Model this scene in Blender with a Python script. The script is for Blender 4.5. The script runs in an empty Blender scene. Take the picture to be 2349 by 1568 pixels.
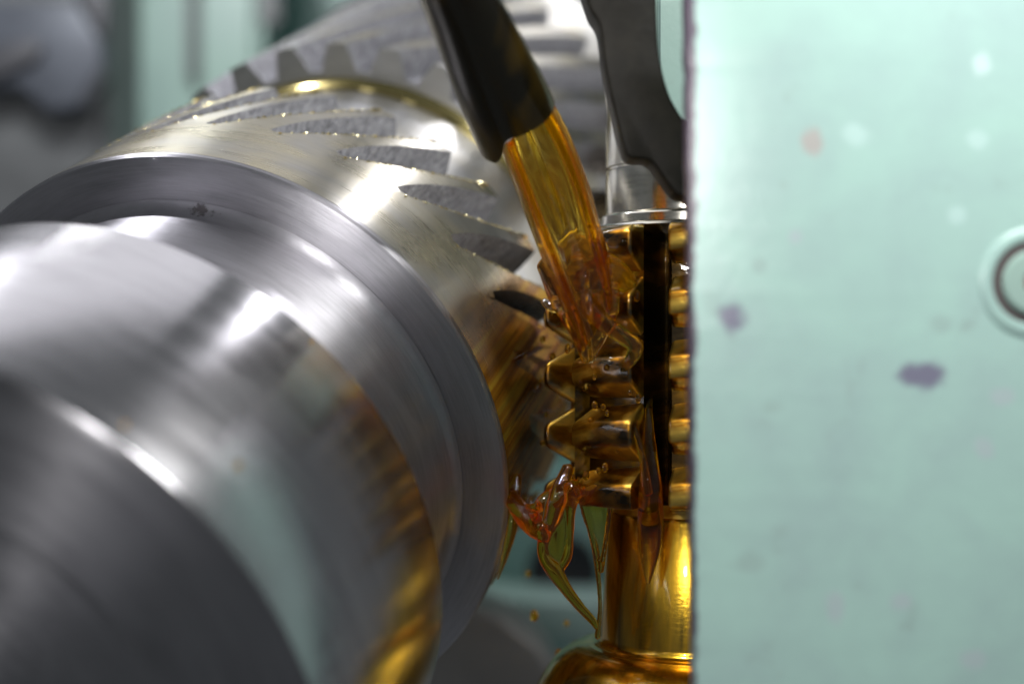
import bpy, bmesh, math, random
from mathutils import Vector, Matrix, noise
rnd = random.Random(7)
PI = math.pi
sc = bpy.context.scene
COL = sc.collection
sc.unit_settings.scale_length = 0.06          # one unit is the outer radius of the gear blank, about 60 mm

# ------------------------------------------------------------------ camera
FPX, IW, IH = 3500.0, 2349.0, 1568.0
cam = bpy.data.cameras.new('camera'); camo = bpy.data.objects.new('camera', cam); COL.objects.link(camo)
camo.rotation_euler = (PI/2, 0, 0)
cam.sensor_width = 36; cam.lens = 36*FPX/IW; cam.clip_start = 0.05; cam.clip_end = 200
cam.dof.use_dof = True; cam.dof.focus_distance = 4.56; cam.dof.aperture_fstop = 0.40
cam.dof.aperture_blades = 9
sc.camera = camo

# ------------------------------------------------------------------ world, lamps, exposure
w = bpy.data.worlds.new('World'); sc.world = w; w.use_nodes = True
w.node_tree.nodes['Background'].inputs[0].default_value = (0.80, 0.86, 0.90, 1)
w.node_tree.nodes['Background'].inputs[1].default_value = 0.13
sc.view_settings.view_transform = 'Standard'; sc.view_settings.look = 'None'
sc.view_settings.exposure = 0; sc.view_settings.gamma = 1

def lamp(name, loc, target, power, size, sizey=None, col=(1, 1, 1), spread=PI):
    l = bpy.data.lights.new(name, 'AREA'); l.energy = power; l.size = size; l.color = col
    l.shape = 'RECTANGLE' if sizey else 'DISK'
    if sizey: l.size_y = sizey
    l.spread = spread
    o = bpy.data.objects.new(name, l); COL.objects.link(o); o.location = loc
    o.rotation_euler = (Vector(target)-Vector(loc)).to_track_quat('-Z', 'Y').to_euler()
    return o
lamp('work_lamp', (1.30, 7.0, 4.05), (-0.1, 4.5, 0), 46, 0.20, col=(0.96, 0.95, 1.0))
lamp('side_lamp', (-3.2, 4.9, 4.2), (-0.5, 4.7, 0.3), 140, 0.30, col=(0.95, 0.95, 1.0))
lamp('hall_lamp', (-1.0, 0.3, 0.85), (0.6, 4.2, 0.2), 58, 0.20, col=(1, 0.98, 0.96))
lamp('overhead_panel', (-1.6, 7.0, 5.5), (-0.7, 4.6, 0), 55, 4.6, 3.6, col=(0.96, 0.95, 1.0))
lamp('guard_fill', (1.3, 2.3, 2.3), (0.95, 3.9, 0.3), 84, 1.2, 0.2, col=(1.0, 1.0, 0.98))  # unseen lamp added close above the guard to grade it brighter upward
def spot(name, loc, target, energy, deg, size, col):
    l = bpy.data.lights.new(name, 'SPOT'); l.energy = energy; l.spot_size = math.radians(deg); l.spot_blend = 0.6; l.shadow_soft_size = size; l.color = col
    o = bpy.data.objects.new(name, l); COL.objects.link(o); o.location = loc
    o.rotation_euler = (Vector(target)-Vector(loc)).to_track_quat('-Z', 'Y').to_euler()
spot('oil_fill_spot', (-0.55, 2.3, 2.5), (0.27, 4.45, -0.05), 340, 24, 0.10, (1.0, 0.97, 0.92))  # unseen spot added to brighten the oil and the hob
spot('collar_fill_spot', (-0.98, 0.4, 0.73), (-0.62, 4.5, 0.30), 75, 11, 0.05, (0.95, 0.94, 1.0))  # unseen narrow spot added for the bright streak on collar and neck
lamp('rear_fill_panel', (0.9, 8.5, 3.3), (0.2, 4.4, 0.2), 14, 1.4, 1.0, col=(1.0, 0.98, 0.95))  # unseen panel added so that the oil's rims refract something bright
lamp('right_lamp', (2.7, 6.7, 0.7), (0.3, 4.6, 0.0), 26, 1.2, 1.8, col=(1.0, 0.98, 0.95))
lamp('low_fill', (-2.4, 2.1, -1.9), (-0.9, 3.5, -0.4), 0.8, 0.7, col=(0.95, 0.94, 1.0))  # unseen fill added low down for the gradient on the end face
lamp('back_lamp', (-2.5, 8.0, 4.5), (-2.2, 12, 0.5), 150, 1.0, col=(0.98, 1.0, 1.0))

sc.render.engine = 'CYCLES'
cy = sc.cycles
cy.use_denoising = True; cy.max_bounces = 14; cy.transmission_bounces = 12; cy.glossy_bounces = 5
cy.diffuse_bounces = 3; cy.volume_bounces = 0; cy.sample_clamp_indirect = 6; cy.caustics_refractive = False; cy.caustics_reflective = False
cy.blur_glossy = 0.4

# ------------------------------------------------------------------ helpers
def at(x, y, Y):
    return Vector(((x-IW/2)/FPX*Y, Y, -(y-IH/2)/FPX*Y))
def link(name, me, mat=None, parent=None):
    o = bpy.data.objects.new(name, me); COL.objects.link(o)
    if mat is not None:
        for m in (mat if isinstance(mat, (list, tuple)) else [mat]): me.materials.append(m)
    if parent: o.parent = parent
    return o
def mesh(name, verts, faces, mat=None, parent=None, smooth=None, midx=None):
    me = bpy.data.meshes.new(name); me.from_pydata([tuple(v) for v in verts], [], faces)
    if midx: me.polygons.foreach_set('material_index', midx)
    me.update()
    if smooth is not None:
        me.shade_smooth(); me.set_sharp_from_angle(angle=math.radians(smooth))
    return link(name, me, mat, parent)
def frombm(name, bm, mat=None, parent=None, smooth=None):
    me = bpy.data.meshes.new(name); bmesh.ops.recalc_face_normals(bm, faces=bm.faces); bm.to_mesh(me); bm.free()
    if smooth is not None:
        me.shade_smooth(); me.set_sharp_from_angle(angle=math.radians(smooth))
    return link(name, me, mat, parent)
def empty(name, loc=(0, 0, 0), M=None):
    o = bpy.data.objects.new(name, None); COL.objects.link(o); o.empty_display_size = 0.1
    if M is not None: o.matrix_world = M
    else: o.location = loc
    return o
def tag(o, label=None, cat=None, group=None, kind=None):
    if label: o['label'] = label
    if cat: o['category'] = cat
    if group: o['group'] = group
    if kind: o['kind'] = kind
    return o
def lathe(name, prof, mat, parent, seg=256, smooth=28, a0=0, a1=2*PI):
    """prof: list of (r, z), turned round local z"""
    full = abs(a1-a0-2*PI) < 1e-6
    n = seg if full else seg+1
    V = []; F = []
    for r, z in prof:
        for i in range(n):
            a = a0+(a1-a0)*i/seg; V.append((r*math.cos(a), r*math.sin(a), z))
    for j in range(len(prof)-1):
        for i in range(seg):
            k = (i+1) % n
            F.append((j*n+i, j*n+k, (j+1)*n+k, (j+1)*n+i))
    if prof[-1][1] < prof[0][1]: F = [f[::-1] for f in F]        # faces look outwards
    return mesh(name, V, F, mat, parent, smooth)
def arc(r0, z0, r1, z1, bulge, n=8):
    """points of a fillet from (r0,z0) to (r1,z1); bulge: corner point"""
    out = []
    for i in range(n+1):
        t = i/n
        out.append(((1-t)**2*r0+2*t*(1-t)*bulge[0]+t*t*r1, (1-t)**2*z0+2*t*(1-t)*bulge[1]+t*t*z1))
    return out
def boxbm(bm, c, s, R=None):
    M = Matrix.Translation(c) @ (R.to_4x4() if R else Matrix()) @ Matrix.Diagonal((*s, 1))
    return bmesh.ops.create_cube(bm, size=1, matrix=M)['verts']
def prism(name, pts, thick, mat, parent=None, bevel=0.0, seg=2, smooth=35):
    """front outline pts (3D, coplanar-ish) pushed back along +Y by thick"""
    bm = bmesh.new()
    a = [bm.verts.new(p) for p in pts]; b = [bm.verts.new(Vector(p)+Vector((0, thick, 0))) for p in pts]
    n = len(pts)
    bm.faces.new(a); bm.faces.new(b[::-1])
    for i in range(n): bm.faces.new((a[i], b[i], b[(i+1) % n], a[(i+1) % n]))
    bmesh.ops.recalc_face_normals(bm, faces=bm.faces)
    if bevel: bmesh.ops.bevel(bm, geom=list(bm.edges), offset=bevel, segments=seg, affect='EDGES', profile=0.5)
    return frombm(name, bm, mat, parent, smooth)
def catmull(P, n):
    P = [Vector(p) for p in P]; out = []
    Q = [2*P[0]-P[1]]+P+[2*P[-1]-P[-2]]
    for i in range(1, len(Q)-2):
        for k in range(n):
            t = k/n; a, b, c, d = Q[i-1], Q[i], Q[i+1], Q[i+2]
            out.append(0.5*((2*b)+(c-a)*t+(2*a-5*b+4*c-d)*t*t+(3*b-a-3*c+d)*t**3))
    out.append(P[-1]); return out
def tubebm(bm, pts, radii, seg=14, n=8, flat=1.0, flatdir=Vector((0, 1, 0)), wob=0.0, ph=0):
    """closed smooth tube along pts with interpolated radii; flat squeezes it along flatdir"""
    C = catmull(pts, n); R = [v.x for v in catmull([(r, 0, 0) for r in radii], n)]
    rings = []; m = len(C)
    for i, c in enumerate(C):
        t = (C[min(i+1, m-1)]-C[max(i-1, 0)]).normalized()
        fd = (flatdir-t*flatdir.dot(t)).normalized(); sd = t.cross(fd)
        ring = []
        for k in range(seg):
            a = 2*PI*k/seg
            rr = R[i]*(1+wob*noise.noise(Vector((c.x*9+ph, c.y*9+math.cos(a), c.z*9+math.sin(a)))))
            ring.append(bm.verts.new(c+sd*(rr*math.cos(a))+fd*(rr*flat*math.sin(a))))
        rings.append(ring)
    for i in range(m-1):
        for k in range(seg):
            bm.faces.new((rings[i][k], rings[i][(k+1) % seg], rings[i+1][(k+1) % seg], rings[i+1][k]))
    for ring, c, s in ((rings[0], C[0]-(C[1]-C[0]).normalized()*R[0]*0.6, 1), (rings[-1], C[-1]+(C[-1]-C[-2]).normalized()*R[-1]*0.6, -1)):
        v = bm.verts.new(c)
        for k in range(seg):
            f = (ring[(k+1) % seg], ring[k], v); bm.faces.new(f if s > 0 else f[::-1])
def ballbm(bm, c, r, sc_=(1, 1, 1), sub=2):
    bmesh.ops.create_icosphere(bm, subdivisions=sub, radius=r, matrix=Matrix.Translation(c) @ Matrix.Diagonal((*sc_, 1)))
def fuse(o, voxel, sm=4):
    m = o.modifiers.new('fuse', 'REMESH'); m.mode = 'VOXEL'; m.voxel_size = voxel; m.use_smooth_shade = True
    s = o.modifiers.new('relax', 'SMOOTH'); s.iterations = sm; s.factor = 0.5

# ------------------------------------------------------------------ materials
class NT:
    def __init__(s, name):
        s.m = bpy.data.materials.new(name); s.m.use_nodes = True; s.t = s.m.node_tree; s.t.nodes.clear()
        s.out = s.n('ShaderNodeOutputMaterial'); s.b = s.n('ShaderNodeBsdfPrincipled'); s.l(s.b.outputs[0], s.out.inputs['Surface'])
    def n(s, t, **k):
        x = s.t.nodes.new(t)
        for a, b in k.items(): setattr(x, a, b)
        return x
    def l(s, a, b): s.t.links.new(a, b)
    def set(s, **k):
        for a, v in k.items():
            i = s.b.inputs[a.replace('_', ' ')]
            if hasattr(v, 'is_linked') or hasattr(v, 'links'): s.l(v, i)
            else: i.default_value = (*v, 1) if isinstance(v, tuple) and len(v) == 3 and i.type == 'RGBA' else v
    def coord(s, which='Object'): return s.n('ShaderNodeTexCoord').outputs[which]
    def mapp(s, vec, scale=(1, 1, 1), loc=(0, 0, 0), rot=(0, 0, 0)):
        x = s.n('ShaderNodeMapping'); s.l(vec, x.inputs[0]); x.inputs['Scale'].default_value = scale; x.inputs['Location'].default_value = loc; x.inputs['Rotation'].default_value = rot
        return x.outputs[0]
    def noise(s, vec, scale, detail=4, rough=0.55, dist=0.0, dim='3D'):
        x = s.n('ShaderNodeTexNoise'); x.noise_dimensions = dim; s.l(vec, x.inputs['W' if dim == '1D' else 'Vector'])
        x.inputs['Scale'].default_value = scale; x.inputs['Detail'].default_value = detail; x.inputs['Roughness'].default_value = rough; x.inputs['Distortion'].default_value = dist
        return x.outputs[0]
    def ramp(s, f, *stops, interp='LINEAR'):
        x = s.n('ShaderNodeValToRGB'); s.l(f, x.inputs[0]); e = x.color_ramp.elements; x.color_ramp.interpolation = interp
        while len(e) < len(stops): e.new(0.5)
        for i, (p, c) in enumerate(stops):
            e[i].position = p; e[i].color = (*c, 1) if isinstance(c, tuple) else (c, c, c, 1)
        return x.outputs[0]
    def math(s, op, a, b=None, c=None, clamp=False):
        x = s.n('ShaderNodeMath', operation=op); x.use_clamp = clamp
        for i, v in enumerate((a, b, c)):
            if v is None: continue
            if isinstance(v, (int, float)): x.inputs[i].default_value = v
            else: s.l(v, x.inputs[i])
        return x.outputs[0]
    def mix(s, f, a, b, mode='MIX'):
        x = s.n('ShaderNodeMix', data_type='RGBA', blend_type=mode)
        for i, v in ((0, f), (6, a), (7, b)):
            if isinstance(v, (int, float)): x.inputs[i].default_value = v
            elif isinstance(v, tuple): x.inputs[i].default_value = (*v, 1)
            else: s.l(v, x.inputs[i])
        return x.outputs[2]
    def maprange(s, v, a, b, c=0.0, d=1.0, smooth=True):
        x = s.n('ShaderNodeMapRange'); x.interpolation_type = 'SMOOTHSTEP' if smooth else 'LINEAR'; s.l(v, x.inputs[0])
        for i, q in enumerate((a, b, c, d)): x.inputs[i+1].default_value = q
        return x.outputs[0]
    def bump(s, h, strength, dist):
        x = s.n('ShaderNodeBump'); x.inputs['Strength'].default_value = strength; x.inputs['Distance'].default_value = dist; s.l(h, x.inputs['Height']); s.l(x.outputs[0], s.b.inputs['Normal']); return x
    def sep(s, v):
        x = s.n('ShaderNodeSeparateXYZ'); s.l(v, x.inputs[0]); return x.outputs

# the frame of the workpiece: local z runs back towards the camera (z = -t)
P0 = Vector((-.983, 4.915, -.367)); A_, B_ = .289, .394
D = Vector((math.sin(A_)*math.cos(B_), math.cos(A_)*math.cos(B_), math.sin(B_)))
E1 = D.cross(Vector((0, 0, 1))).normalized(); E2 = E1.cross(D)
MW = Matrix.Translation(P0) @ Matrix((E1, E2, -D)).transposed().to_4x4()
shaft = empty('gear_shaft', M=MW)
HX, HY = 0.585, 4.86                                    # the upright axis of the hob
hob = empty('gear_hob', (HX, HY, -1.15))
def cyl_coords(k, ref=None):
    """polar coordinates round the axis of ref: angle in degrees, radius, z"""
    tc = k.n('ShaderNodeTexCoord'); tc.object = ref or shaft; o = tc.outputs['Object']; X, Y, Z = k.sep(o)
    th = k.math('MULTIPLY', k.math('ARCTAN2', Y, X), 180/PI)
    r = k.math('SQRT', k.math('ADD', k.math('MULTIPLY', X, X), k.math('MULTIPLY', Y, Y)))
    return o, th, r, Z
def comb(k, a, b, c):
    x = k.n('ShaderNodeCombineXYZ')
    for i, v in enumerate((a, b, c)):
        if isinstance(v, (int, float)): x.inputs[i].default_value = v
        else: k.l(v, x.inputs[i])
    return x.outputs[0]

def lathe_tangent(k, ref=None):
    """turning grooves run round the axis: the gloss spreads across them"""
    p, ax = (P0, D) if ref is None else (ref.location, Vector((0, 0, 1)))
    g = k.n('ShaderNodeNewGeometry'); sb = k.n('ShaderNodeVectorMath', operation='SUBTRACT'); k.l(g.outputs['Position'], sb.inputs[0]); sb.inputs[1].default_value = p
    cr = k.n('ShaderNodeVectorMath', operation='CROSS_PRODUCT'); cr.inputs[0].default_value = ax; k.l(sb.outputs[0], cr.inputs[1])
    nm = k.n('ShaderNodeVectorMath', operation='NORMALIZE'); k.l(cr.outputs[0], nm.inputs[0]); k.l(nm.outputs[0], k.b.inputs['Tangent'])
    k.b.inputs['Anisotropic Rotation'].default_value = 0.25
def turned(name, base=(0.55, 0.55, 0.57), rough=0.27, aniso=0.6, oil=0.0, amber=None, stain=False, fine=140.0, bumpd=0.0012, ref=None):
    k = NT(name); o, th, r, z = cyl_coords(k, ref)
    # turning marks: fine rings that change along the axis and with the radius
    prof = k.math('ADD', z, k.math('MULTIPLY', r, 0.83))
    ringv = comb(k, k.math('MULTIPLY', prof, 1.0), k.math('MULTIPLY', th, 0.0006), 0.0)
    fin = k.noise(ringv, fine, 5, 0.7)
    broad = k.noise(comb(k, prof, k.math('MULTIPLY', th, 0.004), 0.0), 14, 3, 0.6)
    col = k.mix(k.ramp(broad, (0.3, 0.0), (0.7, 1.0)), tuple(c*0.74 for c in base), base)
    col = k.mix(k.math('MULTIPLY', k.ramp(fin, (0.38, 0.0), (0.62, 1.0)), 0.55), col, tuple(min(1, c*1.15) for c in base))
    rg = k.math('ADD', k.math('MULTIPLY', fin, 0.10), k.math('ADD', k.math('MULTIPLY', broad, 0.10), rough-0.10))
    if oil:
        m = k.ramp(k.noise(comb(k, k.math('MULTIPLY', th, 0.03), k.math('MULTIPLY', z, 3.0), r), 1.6, 3, 0.5, 0.3), (0.36, 0.0), (0.70, 1.0))
        m = k.math('MULTIPLY', m, oil)
        col = k.mix(m, col, (0.60, 0.50, 0.22))
        rg = k.math('SUBTRACT', rg, k.math('MULTIPLY', m, 0.12))
    if amber:
        lo, hi = amber
        wv = k.math('ADD', th, k.math('MULTIPLY', k.math('SUBTRACT', k.noise(o, 5, 2), 0.5), 14))
        m = k.maprange(wv, lo, hi, 1.0, 0.0)
        m2 = k.noise(comb(k, k.math('MULTIPLY', th, 0.14), k.math('MULTIPLY', z, 0.30), 0.0), 3.0, 3, 0.5, 0.1)
        deep = k.ramp(m2, (0.30, (0.10, 0.035, 0.004)), (0.5, (0.34, 0.14, 0.012)), (0.62, (0.50, 0.30, 0.03)), (0.75, (0.16, 0.07, 0.008)))  # amber of the oil film, with reflections of the hob painted in
        col = k.mix(m, col, deep)
        rg = k.math('SUBTRACT', rg, k.math('MULTIPLY', m, 0.06))
        metal = k.math('SUBTRACT', 1.0, k.math('MULTIPLY', m, 0.55)); k.set(Specular_IOR_Level=0.25)
        k.set(Specular_Tint=k.mix(m, (1, 1, 1), (0.75, 0.36, 0.05)))
        fin = k.math('ADD', fin, k.math('MULTIPLY', m, k.math('MULTIPLY', k.noise(comb(k, k.math('MULTIPLY', th, 0.10), k.math('MULTIPLY', z, 0.5), 0.0), 3.0, 3, 0.5, 0.3), 6.0)))
    if not amber: metal = 1.0
    if stain:                                     # a dark smear on the fillet
        q = k.math('ADD', k.math('ABSOLUTE', k.math('DIVIDE', k.math('SUBTRACT', th, 79.5), 4.0)), k.math('ABSOLUTE', k.math('DIVIDE', k.math('SUBTRACT', r, 0.842), 0.022)))
        q = k.math('ADD', q, k.math('MULTIPLY', k.maprange(k.math('ABSOLUTE', z), 0.03, 0.05), 3.0))
        q = k.math('ADD', q, k.math('MULTIPLY', k.math('SUBTRACT', k.noise(o, 60, 4, 0.7), 0.5), 2.4))
        col = k.mix(k.maprange(q, 0.35, 1.0, 0.75, 0.0), col, (0.05, 0.035, 0.03))
    k.set(Base_Color=col, Metallic=metal, Roughness=k.math('MAXIMUM', rg, 0.05), Anisotropic=aniso)
    lathe_tangent(k, ref)
    k.bump(fin, 0.5, bumpd)
    return k.m

M = {}
M['collar'] = turned('turned_steel', (0.52, 0.51, 0.54), 0.44, 0.95, bumpd=0.002, stain=True)
M['journal'] = turned('polished_steel', (0.60, 0.59, 0.61), 0.21, 0.62, fine=70, bumpd=0.0006)
M['stub'] = turned('faced_steel', (0.33, 0.325, 0.345), 0.36, 0.90, fine=60, bumpd=0.0006)
M['blank'] = turned('oily_turned_steel', (0.44, 0.425, 0.39), 0.31, 0.72, oil=0.45, amber=(14, 32), bumpd=0.002)
M['rear_land'] = turned('dull_rear_steel', (0.27, 0.27, 0.275), 0.42, 0.4, oil=0.3)
M['rear'] = turned('bright_steel', (0.62, 0.62, 0.62), 0.32, 0.4, oil=0.25)

def flank_steel():
    k = NT('milled_flank_steel'); o, th, r, z = cyl_coords(k)
    v = comb(k, k.math('ADD', k.math('MULTIPLY', z, 52.0), k.math('MULTIPLY', r, 34.0)), k.math('MULTIPLY', r, 30.0), k.math('MULTIPLY', th, 0.3))
    s = k.noise(v, 1.0, 5, 0.65, 0.5)
    f = k.noise(o, 120, 3, 0.6)
    h = k.math('ADD', s, k.math('MULTIPLY', f, 0.4))
    col = k.ramp(h, (0.45, (0.17, 0.17, 0.185)), (0.95, (0.56, 0.56, 0.59)))
    wv = k.math('ADD', th, k.math('MULTIPLY', k.math('SUBTRACT', k.noise(o, 6, 4), 0.5), 20))
    m = k.maprange(wv, 10, 36, 1.0, 0.0)
    col = k.mix(m, col, (0.09, 0.06, 0.025))
    k.set(Base_Color=col, Metallic=1.0, Roughness=k.math('SUBTRACT', 0.60, k.math('MULTIPLY', m, 0.40)))
    k.bump(h, 0.9, 0.012); return k.m
M['flank'] = flank_steel()
def simple(name, col, rough, metal=0.0, coat=0.0, nscale=0, namp=0.15, bscale=0, bd=0.001):
    k = NT(name); o = k.coord(); c = col
    if nscale:
        c = k.mix(k.ramp(k.noise(o, nscale, 5, 0.6), (0.3, 0.0), (0.7, 1.0)), tuple(x*(1-namp) for x in col), tuple(min(1, x*(1+namp)) for x in col))
    k.set(Base_Color=c, Roughness=rough, Metallic=metal, Coat_Weight=coat, Coat_Roughness=0.05)
    if bscale: k.bump(k.noise(o, bscale, 4, 0.6), 0.6, bd)
    return k.m
M['burr'] = simple('brass_coloured_burr', (0.85, 0.75, 0.42), 0.18, 1.0)
M['hob'] = None
def hob_steel(name='oil_wet_hob_steel', stops=((0.34, (0.016, 0.013, 0.010)), (0.45, (0.24, 0.13, 0.017)), (0.54, (0.66, 0.54, 0.19)), (0.66, (0.30, 0.31, 0.24)))):
    k = NT(name); o = k.coord()
    a = k.noise(k.mapp(o, (1.6, 1.6, 5)), 2.0, 4, 0.5, 0.6)
    col = k.ramp(a, *stops)
    k.set(Base_Color=col, Metallic=1.0, Roughness=0.37, Coat_Weight=1.0, Coat_Roughness=0.03, Coat_IOR=1.5, Coat_Tint=(1.0, 0.80, 0.38))
    b = k.bump(k.noise(o, 7, 3, 0.5, 0.4), 0.55, 0.014); k.l(b.outputs[0], k.b.inputs['Coat Normal']); return k.m
M['hob'] = hob_steel()
M['hob_body'] = hob_steel('shaded_hob_body', ((0.36, (0.012, 0.010, 0.008)), (0.50, (0.05, 0.032, 0.008)), (0.64, (0.20, 0.12, 0.018))))  # darker copy of the hob steel, the gashes' shade put into the colour
M['arbor'] = turned('clean_arbor_steel', (0.70, 0.69, 0.66), 0.20, 0.5, oil=0.35, fine=40, ref=hob)
def amber_arbor():
    k = NT('oil_coated_arbor_steel'); o, th, r, z = cyl_coords(k, hob)
    s = k.noise(comb(k, k.math('MULTIPLY', th, 0.05), k.math('MULTIPLY', z, 0.9), 0.0), 2.6, 4, 0.6, 0.4)
    col = k.ramp(s, (0.32, (0.24, 0.19, 0.06)), (0.48, (0.62, 0.46, 0.09)), (0.62, (0.90, 0.64, 0.10)), (0.75, (0.46, 0.42, 0.20)))
    k.set(Base_Color=col, Metallic=1.0, Roughness=0.22, Coat_Weight=1.0, Coat_Roughness=0.03, Coat_Tint=(1.0, 0.80, 0.30))
    k.bump(k.noise(comb(k, k.math('MULTIPLY', th, 0.004), k.math('MULTIPLY', z, 3.0), 0.0), 40, 4, 0.6), 0.3, 0.002); return k.m
M['amber_arbor'] = amber_arbor()
def oil_mat(name='amber_cutting_oil', dens=95, cloud=0.22):
    k = NT(name)
    k.set(Base_Color=(1, 0.93, 0.72), Transmission_Weight=1.0, Roughness=0.0, IOR=1.47)
    tr = k.n('ShaderNodeBsdfTranslucent'); tr.inputs[0].default_value = (1.0, 0.52, 0.004, 1)      # slightly cloudy oil
    mx = k.n('ShaderNodeMixShader'); mx.inputs[0].default_value = cloud; k.l(k.b.outputs[0], mx.inputs[1]); k.l(tr.outputs[0], mx.inputs[2]); k.l(mx.outputs[0], k.out.inputs['Surface'])
    a = k.n('ShaderNodeVolumeAbsorption'); a.inputs['Color'].default_value = (1.0, 0.91, 0.0, 1); a.inputs['Density'].default_value = dens
    k.l(a.outputs[0], k.out.inputs['Volume']); return k.m
M['oil'] = oil_mat(); M['oil_thin'] = oil_mat('amber_oil_thread', 120, 0.24); M['oil_splash'] = oil_mat('amber_oil_splash', 42, 0.16)
M['pipe'] = None
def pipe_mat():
    k = NT('amber_sheen_black_pipe'); o = k.coord()
    c = k.ramp(k.noise(k.mapp(o, (1.0, 1.0, 0.5)), 5, 2, 0.5, 0.3), (0.46, (0.012, 0.010, 0.005)), (0.70, (0.10, 0.06, 0.007)))  # amber reflection of the oil painted onto the black in soft patches
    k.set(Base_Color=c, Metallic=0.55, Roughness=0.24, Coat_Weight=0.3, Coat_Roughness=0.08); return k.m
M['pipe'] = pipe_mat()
M['pipe_in'] = simple('worn_pipe_bore', (0.55, 0.53, 0.50), 0.35, 0.6, 0.0, 20, 0.3)
M['black'] = simple('oily_black_casting', (0.008, 0.007, 0.005), 0.5, 0.0, 0.0, 9, 0.5, 20, 0.003); M['black'].node_tree.nodes['Principled BSDF'].inputs['Specular IOR Level'].default_value = 0.15

TEAL = (0.36, 0.66, 0.60)
def paint(name, col=TEAL, spots=(), edge=None, rough=0.32, grime=0.35, gscale=1.6):
    """machine paint; spots: (x, z, rx, rz, colour) chips in object space; edge: x of a chipped edge"""
    k = NT(name); o = k.coord(); X, Y, Z = k.sep(o)
    g = k.noise(o, gscale, 5, 0.6, 0.3)
    c = k.mix(k.ramp(g, (0.35, 0.0), (0.75, 1.0)), col, tuple(a*(1-grime)+b*grime for a, b in zip(col, (0.33, 0.42, 0.45))))
    c = k.mix(k.ramp(k.noise(o, 7, 4, 0.6), (0.62, 0.0), (0.75, 0.30)), c, (0.25, 0.28, 0.27))
    wob = k.math('MULTIPLY', k.math('SUBTRACT', k.noise(o, 16, 4, 0.65), 0.5), 1.7)
    hs = None
    for (x, z, rx, rz, cc) in spots:
        dx = k.math('DIVIDE', k.math('SUBTRACT', X, x), rx); dz = k.math('DIVIDE', k.math('SUBTRACT', Z, z), rz)
        d = k.math('ADD', k.math('SQRT', k.math('ADD', k.math('MULTIPLY', dx, dx), k.math('MULTIPLY', dz, dz))), wob)
        m = k.maprange(d, 0.45, 1.15, 0.9, 0.0)
        c = k.mix(m, c, cc)
    if edge is not None:
        d = k.math('ADD', k.math('SUBTRACT', X, edge), k.math('MULTIPLY', k.math('SUBTRACT', k.noise(o, 13, 5, 0.7), 0.5), 0.045))
        m = k.maprange(d, 0.008, 0.022, 1.0, 0.0)
        c = k.mix(m, c, (0.075, 0.055, 0.085))
    k.set(Base_Color=c, Roughness=rough, Specular_IOR_Level=0.5)
    k.bump(k.noise(o, 22, 4, 0.6), 0.35, 0.003)
    return k.m
M['teal'] = paint('teal_machine_paint', (0.36, 0.52, 0.455))
M['teal_dark'] = paint('dark_teal_machine_paint', (0.10, 0.26, 0.22))
M['castgrey'] = simple('grey_cast_iron', (0.15, 0.155, 0.16), 0.5, 0.2, 0, 3, 0.25, 12, 0.01)
M['cast_shade'] = simple('recess_shade_iron', (0.085, 0.085, 0.095), 0.5, 0.2, 0, 3, 0.3)
M['steelgrey'] = simple('grey_slide_steel', (0.30, 0.29, 0.28), 0.45, 0.4, 0, 2.5, 0.15)
M['void'] = simple('bore_darkness', (0.006, 0.007, 0.01), 0.6)
M['screw'] = simple('screw_steel', (0.32, 0.27, 0.30), 0.32, 0.7, 0, 10, 0.3)

# ------------------------------------------------------------------ the workpiece: one shaft with its turned steps and two toothed rims
tag(shaft, 'large turned steel shaft with helical teeth being cut, running from lower left to the back', 'gear shaft')
def tl(prof): return [(r, -t) for r, t in prof]
lathe('collar', tl([(0.80, 0.03), (0.86, 0.0), (0.91, -0.001), (0.93, -0.004), (0.945, -0.001), (0.985, 0.0), (0.994, 0.003), (0.9995, 0.012), (0.9995, 0.03)]), M['collar'], shaft, 320)
lathe('neck', tl([(0.826, -0.56), (0.826, -0.06)]+arc(0.826, -0.05, 0.862, -0.0015, (0.826, -0.004), 10)), M['collar'], shaft, 320, 40)
lathe('journal', tl([(0.80, -0.52), (0.955, -0.565), (0.97, -0.575), (0.987, -0.60), (0.987, -1.402), (0.9855, -1.406)]), M['journal'], shaft, 320, 30)
lathe('end_face', tl([(0.9855, -1.406), (0.978, -1.4125), (0.965, -1.4165), (0.945, -1.418), (0.62, -1.418), (0.60, -1.405), (0.57, -1.402), (0.20, -1.402), (0.17, -1.39), (0.05, -1.27), (0.0, -1.27)]), M['stub'], shaft, 320, 30)

lathe('blank', tl([(1.0, 0.03), (1.0, 0.15), (1.0, 0.30)]), M['blank'], shaft, 336, 30)

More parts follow.
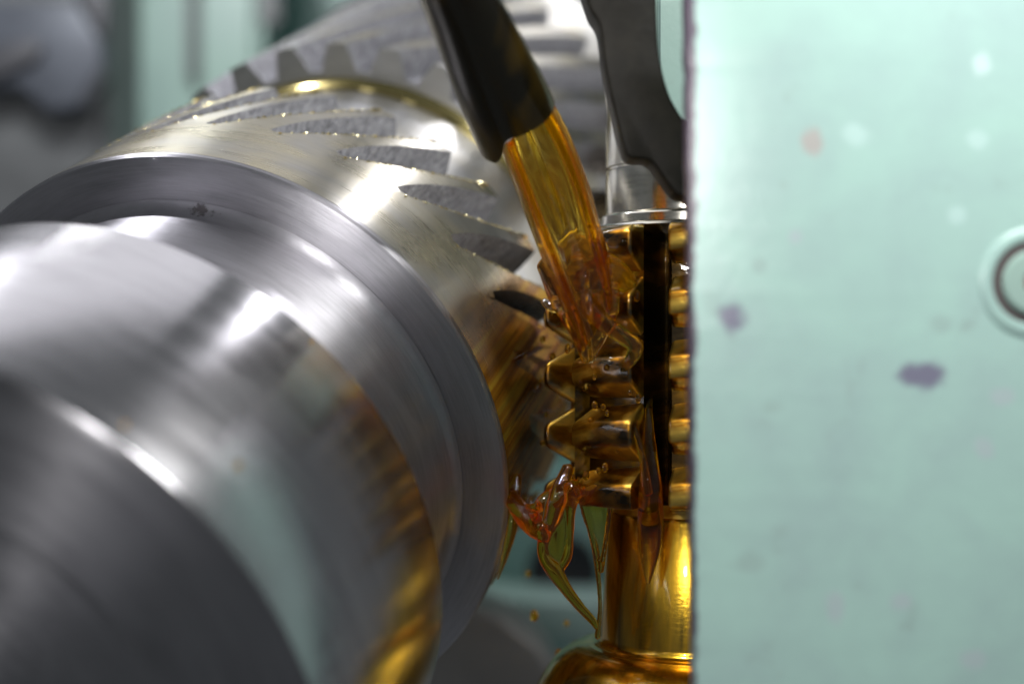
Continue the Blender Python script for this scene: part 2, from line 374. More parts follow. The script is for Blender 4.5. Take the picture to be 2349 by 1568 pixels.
def toothed(n, R, t0, t1, tend, full_t, Dfull, th_ref, t_ref, slope, hw_bot, tan_a, rin, mats, parent, name, front_cap, cuthob=0.5, nt=40, extra=0.0):
    """n strips from gap centre to gap centre: each one tooth with its land, flanks and end faces"""
    p = 360.0/n; teeth = []
    def Dep(t):
        if t >= full_t: return Dfull
        q = full_t-t
        return max(0.0, Dfull-(cuthob-math.sqrt(max(cuthob**2-q*q, 0))))
    rows = []
    for i in range(nt+1):
        t = t0+(t1-t0)*i/nt; d_ = Dep(t)
        wb = math.degrees(hw_bot/R); wt = wb+math.degrees(d_*tan_a/R)
        if d_ <= 0: wb = wt = 0.02
        prof = [(0, R-d_)]
        prof.append((wb, R-d_))
        for s in (0.15, 0.5, 0.85): prof.append((wb+(wt-wb)*s, R-d_*(1-s)))
        prof.append((wt, R))
        for s in (0.06, 0.33, 0.67, 0.94): prof.append((wt+(p-2*wt)*s, R))
        prof.append((p-wt, R))
        for s in (0.85, 0.5, 0.15): prof.append((p-wb-(wt-wb)*s, R-d_*(1-s)))
        prof.append((p-wb, R-d_)); prof.append((p, R-d_))
        rows.append((t, prof))
    m = len(rows[0][1])
    V = []; F = []; MI = []
    for t, prof in rows:
        for u, r in prof:
            a = math.radians(u+slope*(t-t_ref)); V.append((r*math.cos(a), r*math.sin(a), -t))
    for i in range(nt):
        for j in range(m-1):
            F.append((i*m+j, (i+1)*m+j, (i+1)*m+j+1, i*m+j+1))
            MI.append(0 if 5 <= j <= 9 else 1)
    for end, sgn in (((0, 1),) if front_cap else ())+((nt, -1),):
        t, prof = rows[end]; base = len(V)
        for u, r in prof:
            a = math.radians(u+slope*(t-t_ref)); V.append((rin*math.cos(a), rin*math.sin(a), -t))
        for u, r in prof:
            a = math.radians(u+slope*(t-t_ref)); V.append((r*math.cos(a), r*math.sin(a), -t))
        for j in range(m-1):
            f = (base+j, base+j+1, base+m+j+1, base+m+j); F.append(f if sgn > 0 else f[::-1]); MI.append(2)
    me = bpy.data.meshes.new(name); me.from_pydata(V, [], F); me.polygons.foreach_set('material_index', MI); me.update()
    me.shade_smooth(); me.set_sharp_from_angle(angle=math.radians(22))
    for mt in mats: me.materials.append(mt)
    for k in range(n):
        o = bpy.data.objects.new(name, me); COL.objects.link(o); o.parent = parent
        o.rotation_euler = (0, 0, math.radians(th_ref+k*p)); teeth.append(o)
    return teeth, Dep

# ---- front rim: the helical gear under the cutter
front, Dep = toothed(28, 1.0, 0.30, 0.843, 0.843, 0.70, 0.136, 62.7, 0.34, -38.0, 0.020*1.2, 0.364*1.2, 0.84,
                     [M['blank'], M['flank'], M['rear']], shaft, 'tooth', False)
filled, _ = toothed(28, 1.0, 0.30, 0.843, 0.843, 0.80, 0.030, 62.7, 0.34, -38.0, 0.030, 0.9, 0.84, [M['blank'], M['blank'], M['blank']], shaft, 'tooth', False, cuthob=4.0)
keep = filled[0].data
for o in filled: bpy.data.objects.remove(o)
for o in front:                          # beside and below the hob the gaps stand full of oil
    th = (math.degrees(o.rotation_euler.z)+180) % 360-180
    if -160 < th < 14: o.data = keep
def edge_angle(t):                        # upper edge of a land, next to the gap above it
    d_ = Dep(t); return 360/28-math.degrees(0.024+d_*0.437)-38.0*(t-0.34)
bv, bf = [], []
for i in range(240):
    t = 0.345+0.495*rnd.random()**0.9; a = math.radians(edge_angle(t)); s = rnd.uniform(0.002, 0.0085)*(0.5+abs(noise.noise(Vector((t*14, 0, 0))))*1.6)
    c = Vector((math.cos(a), math.sin(a), -t)); c.z += rnd.uniform(-.003, .003)
    b0 = len(bv)
    for q in range(5): bv.append(c+Vector((rnd.uniform(-1, 1), rnd.uniform(-1, 1), rnd.uniform(-1.6, 1.6)))*s)
    bf += [(b0, b0+1, b0+2), (b0, b0+2, b0+3), (b0, b0+3, b0+1), (b0+1, b0+2, b0+4), (b0+2, b0+3, b0+4), (b0+3, b0+1, b0+4)]
bme = bpy.data.meshes.new('burr'); bme.from_pydata(bv, [], bf); bme.materials.append(M['burr'])
for o in front:
    th = math.degrees(o.rotation_euler.z) % 360
    if 14 < th < 115:
        q = bpy.data.objects.new('burr', bme); COL.objects.link(q); q.parent = o; q['kind'] = 'stuff'
# ---- the land between the rims and the rear rim
lathe('rear_neck', tl([(0.84, 0.842), (0.865, 0.842), (0.865, 1.385)]+arc(0.865, 1.385, 0.90, 1.4205, (0.865, 1.4205), 8)), M['rear'], shaft, 256, 40)
k_ = turned('oily_fillet_steel', (0.70, 0.58, 0.24), 0.16, 0.3, fine=30)
lathe('oily_fillet', tl([(0.866, 1.37), (0.872, 1.392), (0.884, 1.408), (0.902, 1.4185)]), k_, shaft, 256, 60)
rear, _ = toothed(30, 1.032, 1.42, 2.75, 2.75, -9, 0.105, 92.7, 1.42, -20.0, 0.030, 0.40, 0.86, [M['rear_land'], M['flank'], M['rear']], shaft, 'rear_tooth', True, nt=20)
lathe('rear_flange', tl([(0.86, 2.75), (1.06, 2.80), (1.06, 3.00), (0.7, 3.00), (0.7, 3.6), (0, 3.6)]), M['rear'], shaft, 200, 30)

# ------------------------------------------------------------------ the hob and its arbor, one spindle
tag(hob, 'upright toothed gear hob on its arbor, dark with amber oil, beside the green guard', 'gear hob')
HZ = -1.15
def hz(z): return z-HZ
RT, RR, ZB, ZT, PITCH, NG = 0.50, 0.405, -0.49, 0.35, 0.187, 8
def hp(phi, r, z): a = math.radians(phi); return Vector((r*math.sin(a), -r*math.cos(a), hz(z)))
# body: root cylinder with a U gash beside every cutting face
ring = []
FACE0 = -29.0
for g in range(NG):
    f = FACE0+45*g
    ring += [(f-33+q*33/5, RR-0.012*(1-q/5)) for q in range(6)]
    for q in range(1, 9):
        u = q/9; ring.append((f+12*u*0.9+0.3, RR-0.10*math.sin(PI*min(1, u*1.05))**0.6))
V = [hp(a, r, ZB) for a, r in ring]+[hp(a, r, ZT) for a, r in ring]; n = len(ring)
F = [(i, (i+1) % n, n+(i+1) % n, n+i) for i in range(n)]+[tuple(range(n))[::-1], tuple(range(n, 2*n))]
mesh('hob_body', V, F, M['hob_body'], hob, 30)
def hob_tooth(zc, clip_lo, clip_hi):
    half = [(RR-0.02, 0.095), (RR+0.005, 0.085), (RR+0.02, 0.076), (RT-0.030, 0.050), (RT-0.015, 0.042), (RT-0.005, 0.033), (RT-0.001, 0.022), (RT, 0.008)]
    prof = [(r, -z) for r, z in half]+half[::-1]
    V = []; NS = 10; m = len(prof)
    for i in range(NS+1):
        u = i/NS; ph = -33*u; rel = 0.040*u
        for r, z in prof:
            zz = min(max(zc+z*(1-0.10*u)+0.0005*ph*0.9, clip_lo), clip_hi)
            V.append(hp(ph, r-rel*(r-RR+0.1)/(RT-RR+0.1), zz)-Vector((0, 0, hz(0))))
    F = []
    for i in range(NS):
        for j in range(m):
            k = (j+1) % m; F.append((i*m+j, i*m+k, (i+1)*m+k, (i+1)*m+j))
    F += [tuple(range(m))[::-1], tuple(range(NS*m, NS*m+m))]
    bm = bmesh.new(); vs = [bm.verts.new(v) for v in V]
    for f in F: bm.faces.new([vs[i] for i in f])
    bmesh.ops.remove_doubles(bm, verts=bm.verts, dist=1e-4)
    bmesh.ops.recalc_face_normals(bm, faces=bm.faces)
    me = bpy.data.meshes.new('tooth'); bm.to_mesh(me); bm.free(); me.shade_smooth(); me.set_sharp_from_angle(angle=math.radians(45)); me.materials.append(M['hob'])
    return me
mid = hob_tooth(0, -9, 9)
for g in range(NG):
    f = FACE0+45*g; shift = PITCH*g/NG if g < 5 else PITCH*(g-NG)/NG
    for q in range(-4, 4):
        zc = -0.079+shift+PITCH*q
        if zc < ZB-0.03 or zc > ZT+0.03: continue
        me = mid if ZB+0.07 < zc < ZT-0.07 else hob_tooth(0, ZB-zc+0.002, ZT-zc-0.002)
        o = bpy.data.objects.new('tooth', me); COL.objects.link(o); o.parent = hob
        bv_ = o.modifiers.new('worn_edges', 'BEVEL'); bv_.width = 0.010; bv_.segments = 3; bv_.limit_method = 'ANGLE'; bv_.angle_limit = math.radians(40)
        o.location = (0, 0, hz(zc)); o.rotation_euler = (0, 0, math.radians(f))
lathe('hub_face', [(0.30, hz(ZT-0.03)), (0.345, hz(ZT+0.004)), (0.335, hz(ZT+0.012)), (0.30, hz(ZT+0.013))], M['arbor'], hob, 160, 30)
lathe('spacer_ring', [(0.28, hz(0.360)), (0.302, hz(0.362)), (0.305, hz(0.368)), (0.303, hz(0.392)), (0.298, hz(0.397)), (0.28, hz(0.398))], M['arbor'], hob, 160, 30)
lathe('arbor_sleeve', [(0.27, hz(0.396)), (0.284, hz(0.398)), (0.287, hz(0.403)), (0.287, hz(0.535)), (0.285, hz(0.541)), (0.278, hz(0.543)), (0.278, hz(0.549)), (0.287, hz(0.552)), (0.287, hz(1.25)), (0.0, hz(1.25))], M['arbor'], hob, 200, 30)
lathe('retaining_ring', [(0.26, hz(-0.485)), (0.292, hz(-0.492)), (0.292, hz(-0.515)), (0.270, hz(-0.518)), (0.270, hz(-0.534)), (0.25, hz(-0.535))], M['hob'], hob, 160, 30)
lathe('taper_collar', [(0.25, hz(-0.530)), (0.272, hz(-0.534)), (0.280, hz(-0.545)), (0.303, hz(-0.93))]+[(r, hz(z)) for r, z in arc(0.303, -0.93, 0.345, -0.958, (0.306, -0.957), 8)], M['amber_arbor'], hob, 200, 40)
lathe('flange', [(0.32, hz(-0.955)), (0.345, hz(-0.957))]+[(r, hz(z)) for r, z in arc(0.345, -0.958, 0.53, -1.15, (0.46, -0.965), 12)]+[(0.55, hz(-1.22)), (0.55, hz(-1.5))], M['amber_arbor'], hob, 200, 50)

# ------------------------------------------------------------------ oil pipe with its cut mouth, and the black bracket
def pipe():
    t = empty('oil_pipe', at(1190, 270, 4.33)); off = t.location.copy()
    tag(t, 'dark oil pipe slanting down from the top edge, golden oil running from its mouth', 'oil pipe')
    top = at(1000, -120, 3.75); m = at(1185, 290, 4.28); ax = (m-top).normalized()
    sx = Vector((1, 0, 0)); sx = (sx-ax*ax.dot(sx)).normalized(); sy = ax.cross(sx)      # sy points at the camera or away
    if sy.y > 0: sy = -sy
    def ss(a, b, x): x = min(1, max(0, (x-a)/(b-a))); return x*x*(3-2*x)
    def loft(rx0, rx1, ry0, ry1, n=96):
        V = []; NS = 16
        for i in range(NS+1):
            u = i/NS; c = top.lerp(m, u); e = u*u*(3-2*u)
            for k in range(n):
                a = 2*PI*k/n; x, y = math.cos(a), math.sin(a)
                cut = (0.048-0.105*(ss(-0.62, 0.0, x) if y >= 0 else ss(0.3, 1.0, x)))*u**4   # the mouth is notched: longer at the left and at the back
                V.append(c+sx*(x*(rx0+(rx1-rx0)*e))+sy*(y*(ry0+(ry1-ry0)*e))+ax*cut-off)
        F = [(i*n+k, i*n+(k+1) % n, (i+1)*n+(k+1) % n, (i+1)*n+k) for i in range(NS) for k in range(n)]
        return V, F, NS, n
    Vo, Fo, NS, n = loft(0.090, 0.128, 0.09, 0.095); Vi, Fi, _, _ = loft(0.074, 0.114, 0.074, 0.080)
    b = len(Vo); F = Fo+[(b+i[3], b+i[2], b+i[1], b+i[0]) for i in Fi]+[(NS*n+k, NS*n+(k+1) % n, b+NS*n+(k+1) % n, b+NS*n+k) for k in range(n)]
    mi = [0]*len(Fo)+[1]*len(Fi)+[0]*n
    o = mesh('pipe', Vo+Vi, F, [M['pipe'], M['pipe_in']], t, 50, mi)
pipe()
pts = [(1330, -60), (1352, 20), (1375, 60), (1388, 160), (1408, 250), (1428, 330), (1445, 362), (1490, 368), (1520, 405), (1548, 442), (1572, 452), (1600, 452), (1600, 330), (1560, 262), (1535, 215), (1515, 140), (1508, 60), (1505, -60)]
br = prism('hose_bracket', [at(v.x, v.y, 4.12) for v in catmull([(x, y, 0) for x, y in pts], 4)], 0.16, M['black'], None, 0.010, 3)
tag(br, 'black curved bracket hanging from the top edge between the oil pipe and the green guard', 'bracket')
head = bpy.data.objects

# ------------------------------------------------------------------ the green guard plate in front at the right
YG = 3.70
gx = at(1578, 0, YG).x
C_P = (0.19, 0.17, 0.26); C_R = (0.46, 0.43, 0.41); C_L = (0.52, 0.73, 0.69); C_G = (0.38, 0.54, 0.50); C_M = (0.46, 0.57, 0.58)
gp = at(2000, 784, YG)
def gs(x, y, rx, ry, c): v = at(x, y, YG)-gp; return (v.x, v.z, rx/FPX*YG, ry/FPX*YG, c)
spots = [gs(1862, 325, 28, 40, C_R), gs(2115, 860, 58, 38, C_P), gs(1678, 722, 34, 44, C_P), gs(1795, 425, 16, 14, C_G), gs(1742, 610, 20, 18, C_G),
         gs(1772, 935, 32, 18, C_G), gs(1825, 545, 18, 20, C_M), gs(2255, 1030, 26, 30, C_M), gs(2070, 1375, 30, 26, C_M), gs(1915, 1395, 26, 44, C_M),
         gs(2230, 1510, 36, 28, C_M), gs(1965, 312, 36, 30, C_L), gs(2240, 320, 26, 26, C_L), gs(2195, 490, 24, 22, C_L), gs(1720, 1290, 44, 30, C_G), gs(2300, 905, 30, 24, C_M), gs(2250, 150, 24, 30, (0.60, 0.78, 0.76)), gs(2160, 745, 40, 24, C_G)]
guard = empty('guard_plate', gp)
tag(guard, 'large pale green painted steel guard plate filling the right side, chipped along its left edge', 'guard plate')
bm = bmesh.new()
nz = 90; z0, z1 = at(0, 1720, YG).z-gp.z, at(0, -150, YG).z-gp.z; x1 = at(2500, 0, YG).x-gp.x
L = []
for i in range(nz+1):
    z = z0+(z1-z0)*i/nz; ypx = IH/2-(z+gp.z)/YG*FPX
    xe = at(1573+ypx*0.0125, 0, YG).x-gp.x+0.0035*noise.noise(Vector((z*19, 2, 0)))+0.002*noise.noise(Vector((z*60, 5, 0)))
    L.append([bm.verts.new((xe+0.010, 0.0, z)), bm.verts.new((xe+0.002, 0.004, z)), bm.verts.new((xe, 0.012, z)), bm.verts.new((xe+0.004, 0.11, z)), bm.verts.new((x1, 0.11, z)), bm.verts.new((x1, 0.0, z))])
for i in range(nz):
    for j in range(6): bm.faces.new((L[i][j], L[i][(j+1) % 6], L[i+1][(j+1) % 6], L[i+1][j]))
bm.faces.new(L[0]); bm.faces.new(L[-1][::-1])
M['guard'] = paint('chipped_guard_paint', (0.435, 0.655, 0.59), spots, at(1582, 0, YG).x-gp.x, 0.30, 0.50, 3.4)
frombm('plate', bm, M['guard'], guard, 40)
# the countersunk screw at the right edge
sc_c = at(2372, 648, YG)-gp
bm = bmesh.new()
def lath_y(bm, prof, c, seg=64):
    R = [[bm.verts.new(c+Vector((r*math.cos(2*PI*i/seg), y, r*math.sin(2*PI*i/seg)))) for i in range(seg)] for r, y in prof]
    for a, b in zip(R[:-1], R[1:]):
        for i in range(seg): bm.faces.new((a[i], a[(i+1) % seg], b[(i+1) % seg], b[i]))
s_ = YG/FPX
lath_y(bm, [(130*s_, 0.001), (124*s_, -0.005), (108*s_, -0.008), (99*s_, -0.007), (96*s_, -0.004), (95*s_, 0.0)], sc_c)
frombm('screw_seat', bm, M['guard'], guard, 40)
bm = bmesh.new()
lath_y(bm, [(96*s_, -0.003), (74*s_, -0.003)], sc_c)
frombm('screw_groove', bm, simple('groove_shade', (0.10, 0.08, 0.08), .5), guard, 40)  # flat ring, the shade of a deep groove put into its dark colour
bm = bmesh.new()
lath_y(bm, [(76*s_, 0.0), (75*s_, -0.010), (68*s_, -0.016), (30*s_, -0.017), (26*s_, -0.012), (0.0005, -0.012)], sc_c)
frombm('screw', bm, M['teal'], guard, 35)
bm = bmesh.new()
lath_y(bm, [(25*s_, -0.0135), (0.0005, -0.0135)], sc_c)
frombm('screw_socket', bm, simple('rusty_socket', (0.26, 0.13, 0.11), .6), guard, 35)

# ------------------------------------------------------------------ oil
def oilthing(name, label, cat, build, voxel=None, sm=4, group=None, mat=None):
    bm = bmesh.new(); build(bm)
    o = frombm(name, bm, mat or M['oil'], None, 180)
    if voxel: fuse(o, voxel, sm)
    tag(o, label, cat, group); return o
def fall(bm):
    """the falling sheet: two thick rims with a thin web between them"""
    Lp = [at(1150, 345, 4.36), at(1185, 440, 4.37), at(1230, 560, 4.38), at(1275, 670, 4.39), at(1310, 750, 4.40), at(1335, 810, 4.42)]
    Rp = [at(1272, 240, 4.36), at(1312, 320, 4.36), at(1350, 420, 4.37), at(1378, 520, 4.38), at(1398, 600, 4.40), at(1408, 690, 4.43)]
    N = 12; Lc = catmull(Lp, N); Rc = catmull(Rp, N); m = len(Lc); K = 40
    fr = []; bk = []
    for i in range(m):
        u = i/(m-1); a, b = Lc[i], Rc[i]; wv = b-a; wl = wv.length
        f1, b1 = [], []
        for j in range(K+1):
            v = j/K
            rim = math.exp(-((v-0.09)/0.080)**2)*0.050+math.exp(-((v-0.89)/0.090)**2)*0.048
            mid_ = 0.008+0.004*math.sin(PI*v)
            th = (rim+mid_*(1+0.5*noise.noise(Vector((v*5, u*5, 1)))))*math.sin(PI*min(max(v, 0.0), 1.0))**0.22*(1-0.1*u) if 0 < v < 1 else 0.001
            th *= 1+0.16*noise.noise(Vector((v*4+3, u*2.2, 4)))
            bow = -0.035*math.sin(PI*v)*(1-0.4*u)+0.020*noise.noise(Vector((v*2.6, u*1.6, 9)))+0.004*noise.noise(Vector((v*8, u*2.5, 2)))
            p = a+wv*v+Vector((0, bow, 0))
            f1.append(bm.verts.new(p+Vector((0, -th, 0)))); b1.append(bm.verts.new(p+Vector((0, th, 0))))
        fr.append(f1); bk.append(b1)
    for i in range(m-1):
        for j in range(K):
            bm.faces.new((fr[i][j], fr[i][j+1], fr[i+1][j+1], fr[i+1][j])); bm.faces.new((bk[i][j], bk[i+1][j], bk[i+1][j+1], bk[i][j+1]))
        bm.faces.new((fr[i][0], fr[i+1][0], bk[i+1][0], bk[i][0])); bm.faces.new((fr[i][K], bk[i][K], bk[i+1][K], fr[i+1][K]))
    for j in range(K):
        bm.faces.new((fr[0][j], bk[0][j], bk[0][j+1], fr[0][j+1])); bm.faces.new((fr[-1][j], fr[-1][j+1], bk[-1][j+1], bk[-1][j]))
oilthing('oil_stream', 'golden oil pouring from the dark pipe mouth onto the hob in a rimmed sheet', 'oil stream', fall)
def splash(bm):
    Y = 4.40
    for pts, rr, fl in (
        ([at(1250, 600, 4.46), at(1300, 690, 4.42), at(1330, 760, 4.41), at(1345, 830, 4.43)], [.03, .045, .03, .012], .8),
        ([at(1345, 670, 4.38), at(1365, 720, 4.37), at(1420, 765, 4.38), at(1458, 795, 4.40), at(1440, 835, 4.42), at(1425, 850, 4.44)], [.018, .026, .024, .024, .016, .008], .8),
        ([at(1310, 620, 4.42), at(1340, 640, 4.39), at(1390, 620, 4.40), at(1430, 640, 4.44), at(1455, 655, 4.48)], [.03, .04, .045, .035, .02], .8),
        ([at(1330, 600, 4.43), at(1345, 660, 4.40), at(1370, 700, 4.41), at(1420, 690, 4.45), at(1450, 660, 4.50)], [.02, .035, .04, .03, .012], .7),
        ([at(1380, 730, 4.42), at(1400, 700, 4.42), at(1440, 680, 4.46)], [.014, .018, .010], .7),
        ([at(1245, 690, 4.50), at(1275, 705, 4.47), at(1310, 690, 4.44)], [.012, .02, .02], .8),
        ([at(1352, 560, 4.42), at(1362, 630, 4.395), at(1372, 690, 4.40), at(1362, 760, 4.415), at(1350, 830, 4.44)], [.05, .062, .060, .045, .016], .35),
    ): tubebm(bm, pts, rr, 18, 10, fl, wob=.16, ph=len(pts))
oilthing('oil_splash', 'amber oil splash where the falling stream strikes the hob teeth', 'oil splash', splash, 0.005, 8, None, M['oil_splash'])
def tangle(bm):
    for pts, rr, fl in (
        ([at(1130, 1090, 4.86), at(1172, 1140, 4.72), at(1205, 1185, 4.62), at(1236, 1217, 4.57), at(1252, 1236, 4.56)], [.014, .026, .034, .030, .014], .7),
        ([at(1305, 1070, 4.60), at(1278, 1140, 4.57), at(1264, 1190, 4.56), at(1247, 1235, 4.55), at(1248, 1275, 4.55), at(1272, 1310, 4.555), at(1298, 1350, 4.57), at(1330, 1390, 4.59), at(1358, 1420, 4.61), at(1370, 1440, 4.62)], [.020, .030, .026, .018, .018, .026, .019, .015, .013, .008], .8),
        ([at(1318, 1112, 4.55), at(1310, 1165, 4.55), at(1307, 1225, 4.55), at(1300, 1275, 4.552), at(1278, 1312, 4.556)], [.034, .016, .013, .016, .014], .8),
        ([at(1285, 1170, 4.56), at(1278, 1215, 4.555), at(1276, 1265, 4.553), at(1280, 1305, 4.555)], [.022, .036, .034, .014], .30),
        ([at(1180, 1168, 4.66), at(1258, 1158, 4.56), at(1300, 1140, 4.55), at(1345, 1128, 4.53)], [.010, .016, .016, .010], .8),
        ([at(1285, 1120, 4.57), at(1245, 1150, 4.57), at(1232, 1190, 4.565), at(1244, 1222, 4.56)], [.016, .022, .022, .012], .8),
        ([at(1185, 1090, 4.80), at(1178, 1190, 4.74), at(1160, 1270, 4.74), at(1142, 1330, 4.80)], [.016, .018, .012, .004], .6),
    ): tubebm(bm, pts, rr, 16, 10, fl, wob=.18, ph=len(pts)*3)
    for x, y, r in ((1222, 1182, .012), (1240, 1207, .009), (1253, 1206, .011), (1232, 1160, .010)): ballbm(bm, at(x, y, 4.545), r)
oilthing('oil_drip', 'tangled oil strands dripping in front of the dark round bore', 'oil drip', tangle, 0.0042, 3, None, M['oil_thin'])
def drip2(bm):
    tubebm(bm, [at(1490, 880, 4.56), at(1488, 960, 4.50), at(1490, 1040, 4.47), at(1492, 1130, 4.455), at(1492, 1200, 4.545), at(1491, 1270, 4.56), at(1488, 1318, 4.565), at(1487, 1338, 4.566)], [.008, .013, .024, .036, .037, .029, .014, .004], 20, 12, .55, wob=.16)
oilthing('oil_drip', 'orange pointed oil drip running down the middle of the taper collar', 'oil drip', drip2, None, 3, None, M['oil_thin'])
def drip3(bm):
    for pts, rr, fl in (
        ([at(1322, 1118, 4.52), at(1340, 1165, 4.57), at(1360, 1240, 4.61), at(1371, 1310, 4.64), at(1376, 1390, 4.65), at(1370, 1462, 4.64)], [.012, .011, .010, .009, .007, .010], .8),
        ([at(1405, 1120, 4.50), at(1398, 1180, 4.56), at(1388, 1250, 4.58), at(1378, 1310, 4.61)], [.012, .009, .008, .010], .8),
        ([at(1362, 1125, 4.53), at(1368, 1180, 4.585), at(1374, 1240, 4.605), at(1376, 1310, 4.62)], [.050, .044, .022, .006], .16),
    ): tubebm(bm, pts, rr, 16, 10, fl, wob=.12, ph=5)
oilthing('oil_drip', 'thin clear oil curtain tapering down the left side of the taper collar', 'oil drip', drip3, 0.004, 2, None, M['oil_thin'])
drops = [(1226, 1411, .0155, 5.05, 'amber oil drop hanging in the air beside the lower strand'), (1283, 1500, .0165, 5.05, 'yellow oil drop falling beside the left rim of the oily flange'),
         (1211, 1315, .011, 5.3, 'faint oil drop left of the dark round bore'), (1300, 1428, .010, 5.3, 'faintest oil drop over the pale ledge')]
for x, y, r, Y, lab in drops:
    bm = bmesh.new(); ballbm(bm, Vector((0, 0, 0)), r, (0.9, 0.9, 1.25), 3)
    o = frombm('oil_drop', bm, M['oil_thin'], None, 180); o.location = at(x, y, Y); tag(o, lab, 'oil drop', 'oil drops falling under the hob')

# ------------------------------------------------------------------ the machine behind
def box(name, c0, c1, mat, parent=None, bevel=0.03):
    bm = bmesh.new(); c0 = Vector(c0); c1 = Vector(c1)
    boxbm(bm, (c0+c1)/2, (abs(c1.x-c0.x), abs(c1.y-c0.y), abs(c1.z-c0.z)))
    if bevel: bmesh.ops.bevel(bm, geom=list(bm.edges), offset=bevel, segments=3, affect='EDGES')
    return frombm(name, bm, mat, parent, 35)
wall = empty('wall', (0, 9.5, 0)); tag(wall, kind='structure')
def pbox(name, x0, x1, y0, y1, Y, th, mat, parent=None, bevel=0.03):
    a = at(x0, y1, Y); b = at(x1, y0, Y); o = box(name, (a.x, Y, a.z), (b.x, Y+th, b.z), mat, None, bevel)
    if parent: o.parent = parent; o.matrix_parent_inverse = parent.matrix_world.inverted() if False else Matrix.Translation(-parent.location)
    return o
pbox('wall_panel', 200, 600, -900, 1000, 12.0, 0.8, M['teal'], wall, 0.08)
pbox('wall_panel', 560, 2600, -900, 1385, 13.2, 0.5, M['teal_dark'], wall, 0.06)
pbox('rib', 425, 452, -300, 190, 11.85, 0.14, M['castgrey'], wall, 0.04)
pbox('rib', 590, 640, -300, 60, 11.85, 0.14, M['castgrey'], wall, 0.04)
cast = empty('slide_casting', at(100, 300, 11.0)); tag(cast, 'blurred grey machine casting with dark recesses at the upper left', 'casting')
pbox('body', -400, 246, -300, 1100, 11.0, 1.0, M['castgrey'], cast, 0.06)
def blob(name, pts, Y, th, mat, parent, bevel=0.05):
    o = prism(name, [at(x, y, Y) for x, y in pts], th, mat, None, bevel, 3)
    o.parent = parent; o.matrix_parent_inverse = Matrix.Translation(-parent.location); return o
blob('boss', [(-60, 0), (180, 0), (235, 90), (238, 150), (180, 250), (110, 262), (40, 200), (-60, 215)], 10.75, 0.3, simple('blue_grey_boss', (0.105, 0.115, 0.14), .45, .2, 0, 4, .2), cast)
blob('recess_patch', [(-60, 120), (60, 85), (100, 105), (80, 140), (-60, 205)], 10.68, 0.1, M['cast_shade'], cast, 0.03)  # raised dark patches, the shade of recesses put into their colour
blob('recess_patch', [(150, -40), (246, -40), (246, 100), (200, 40)], 10.7, 0.1, M['cast_shade'], cast, 0.03)
blob('recess_patch', [(185, 240), (200, 250), (240, 170), (238, 140)], 10.7, 0.1, M['cast_shade'], cast, 0.02)
# below the hob: bore, ledge, grey slide
bed = empty('machine_bed', at(1290, 1420, 7.0)); tag(bed, 'teal machine bed with a black round bore and a pale ledge, seen under the hob', 'machine bed')
pbox('bed_wall', 700, 1700, 1080, 1760, 9.4, 0.5, paint('bed_paint', (0.13, 0.25, 0.22)), bed, 0.02)
bm = bmesh.new(); bc = at(1292, 1305, 9.39)-bed.location
lath_y(bm, [(0.215, 0.0), (0.200, -0.012), (0.192, -0.014), (0.186, -0.010), (0.0005, -0.006)], bc)
frombm('bore', bm, M['void'], bed, 35)  # flat disc, the darkness of the open hole put into its black
blob('ledge', [(1020, 1352), (1180, 1372), (1300, 1378), (1700, 1385), (1700, 1490), (1400, 1488), (1240, 1462), (1100, 1400)], 8.6, 0.6, paint('pale_teal_ledge', (0.26, 0.38, 0.34)), bed, 0.02)
slide = blob('slide', [(900, 1352), (1060, 1378), (1150, 1410), (1240, 1480), (1300, 1580), (1330, 1760), (900, 1760)], 7.6, 0.6, M['steelgrey'], bed, 0.05)
# block at the top between bracket and guard, grey parts behind the rear rim
hd = pbox('head_block', 1500, 1760, -300, 290, 4.5, 0.5, M['teal'], None, 0.02)
tag(hd, 'small teal painted block showing at the top between the black bracket and the guard', 'machine block')
tail = pbox('tail_block', 1080, 1420, -300, 60, 9.6, 0.5, M['castgrey'], None, 0.05)
tag(tail, 'blurred grey block behind the rear toothed rim at the top', 'machine block')

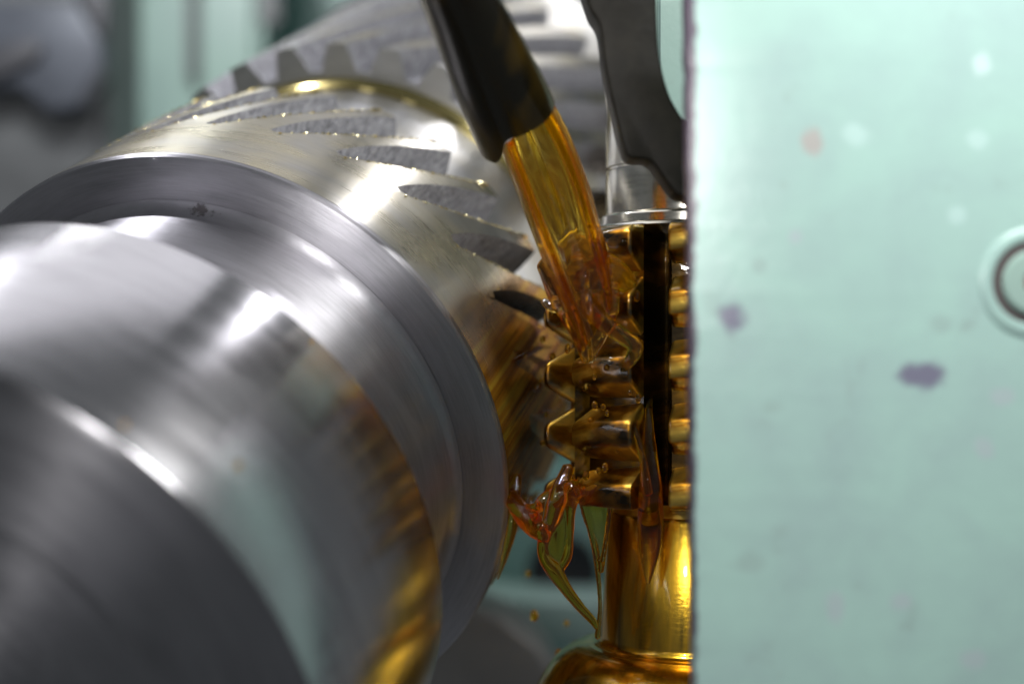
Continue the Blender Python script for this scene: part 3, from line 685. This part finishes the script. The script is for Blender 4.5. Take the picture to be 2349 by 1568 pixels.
def beads(bm):
    r2 = random.Random(3)
    for i in range(46):
        f = FACE0+r2.choice((0, 0, 0, 45, -45)); ph = f-r2.uniform(-2, 30); z = r2.uniform(ZB+.02, 0.20)
        a = math.radians(ph); r = RT-0.004-r2.uniform(0, .045); q = r2.uniform(.004, .011)
        ballbm(bm, Vector((HX+r*math.sin(a), HY-r*math.cos(a), z)), q, (1, 1, r2.uniform(1.0, 1.7)), 2)
o_ = oilthing('oil_beads', 'small oil beads clinging all over the hob teeth', 'oil beads', beads); o_['kind'] = 'stuff'
def runs(bm):
    tubebm(bm, [at(1446, 960, 4.46), at(1462, 1000, 4.45), at(1476, 1060, 4.45), at(1486, 1130, 4.455)], [.006, .010, .012, .014], 12, 8, .6, wob=.3)
oilthing('oil_run', 'thin oil run bordering the gash at the lowest hob teeth', 'oil run', runs)
r2 = random.Random(11)
for i in range(10):
    def run(bm):
        th = 13-8.5*i+r2.uniform(-2, 2); t0 = r2.uniform(.05, .45); L = r2.uniform(.18, .42)
        pts = []
        for q in range(4):
            t = t0+L*q/3; a = math.radians(th-16*(t-t0)+r2.uniform(-1.2, 1.2)); pts.append(MW @ Vector((1.001*math.cos(a), 1.001*math.sin(a), -t)))
        r = r2.uniform(.006, .014)
        tubebm(bm, pts, [r*.3, r, r*.9, r*.3], 10, 6, 1, wob=.4, ph=i)
    oilthing('oil_run', 'rib of amber oil running over the brown streaked side of the toothed rim', 'oil run', run, None, 3, 'ribs of oil on the toothed rim')
BEADS = [(715, 785, .006, -.626, 41.7, 'tiny oil drop near the middle of the polished front journal'), (545, 1068, .008, -1.203, 37.3, 'oil drop on the greenish lower part of the front journal'),
         (285, 975, .007, -1.353, 51.0, 'oil drop on the front journal close to its end face'), (955, 1180, .010, -.666, 10.9, 'bright oil drop on the right edge of the front journal')]
for (x, y, R_, t, th, lab) in BEADS:
    bm = bmesh.new(); a = math.radians(th)
    ballbm(bm, Vector((0, 0, 0)), R_, (1, 1, 1), 3)
    o = frombm('oil_drop', bm, M['oil'], None, 180); o.location = MW @ Vector((.989*math.cos(a), .989*math.sin(a), -t)); tag(o, lab, 'oil drop', 'oil drops on the front journal')
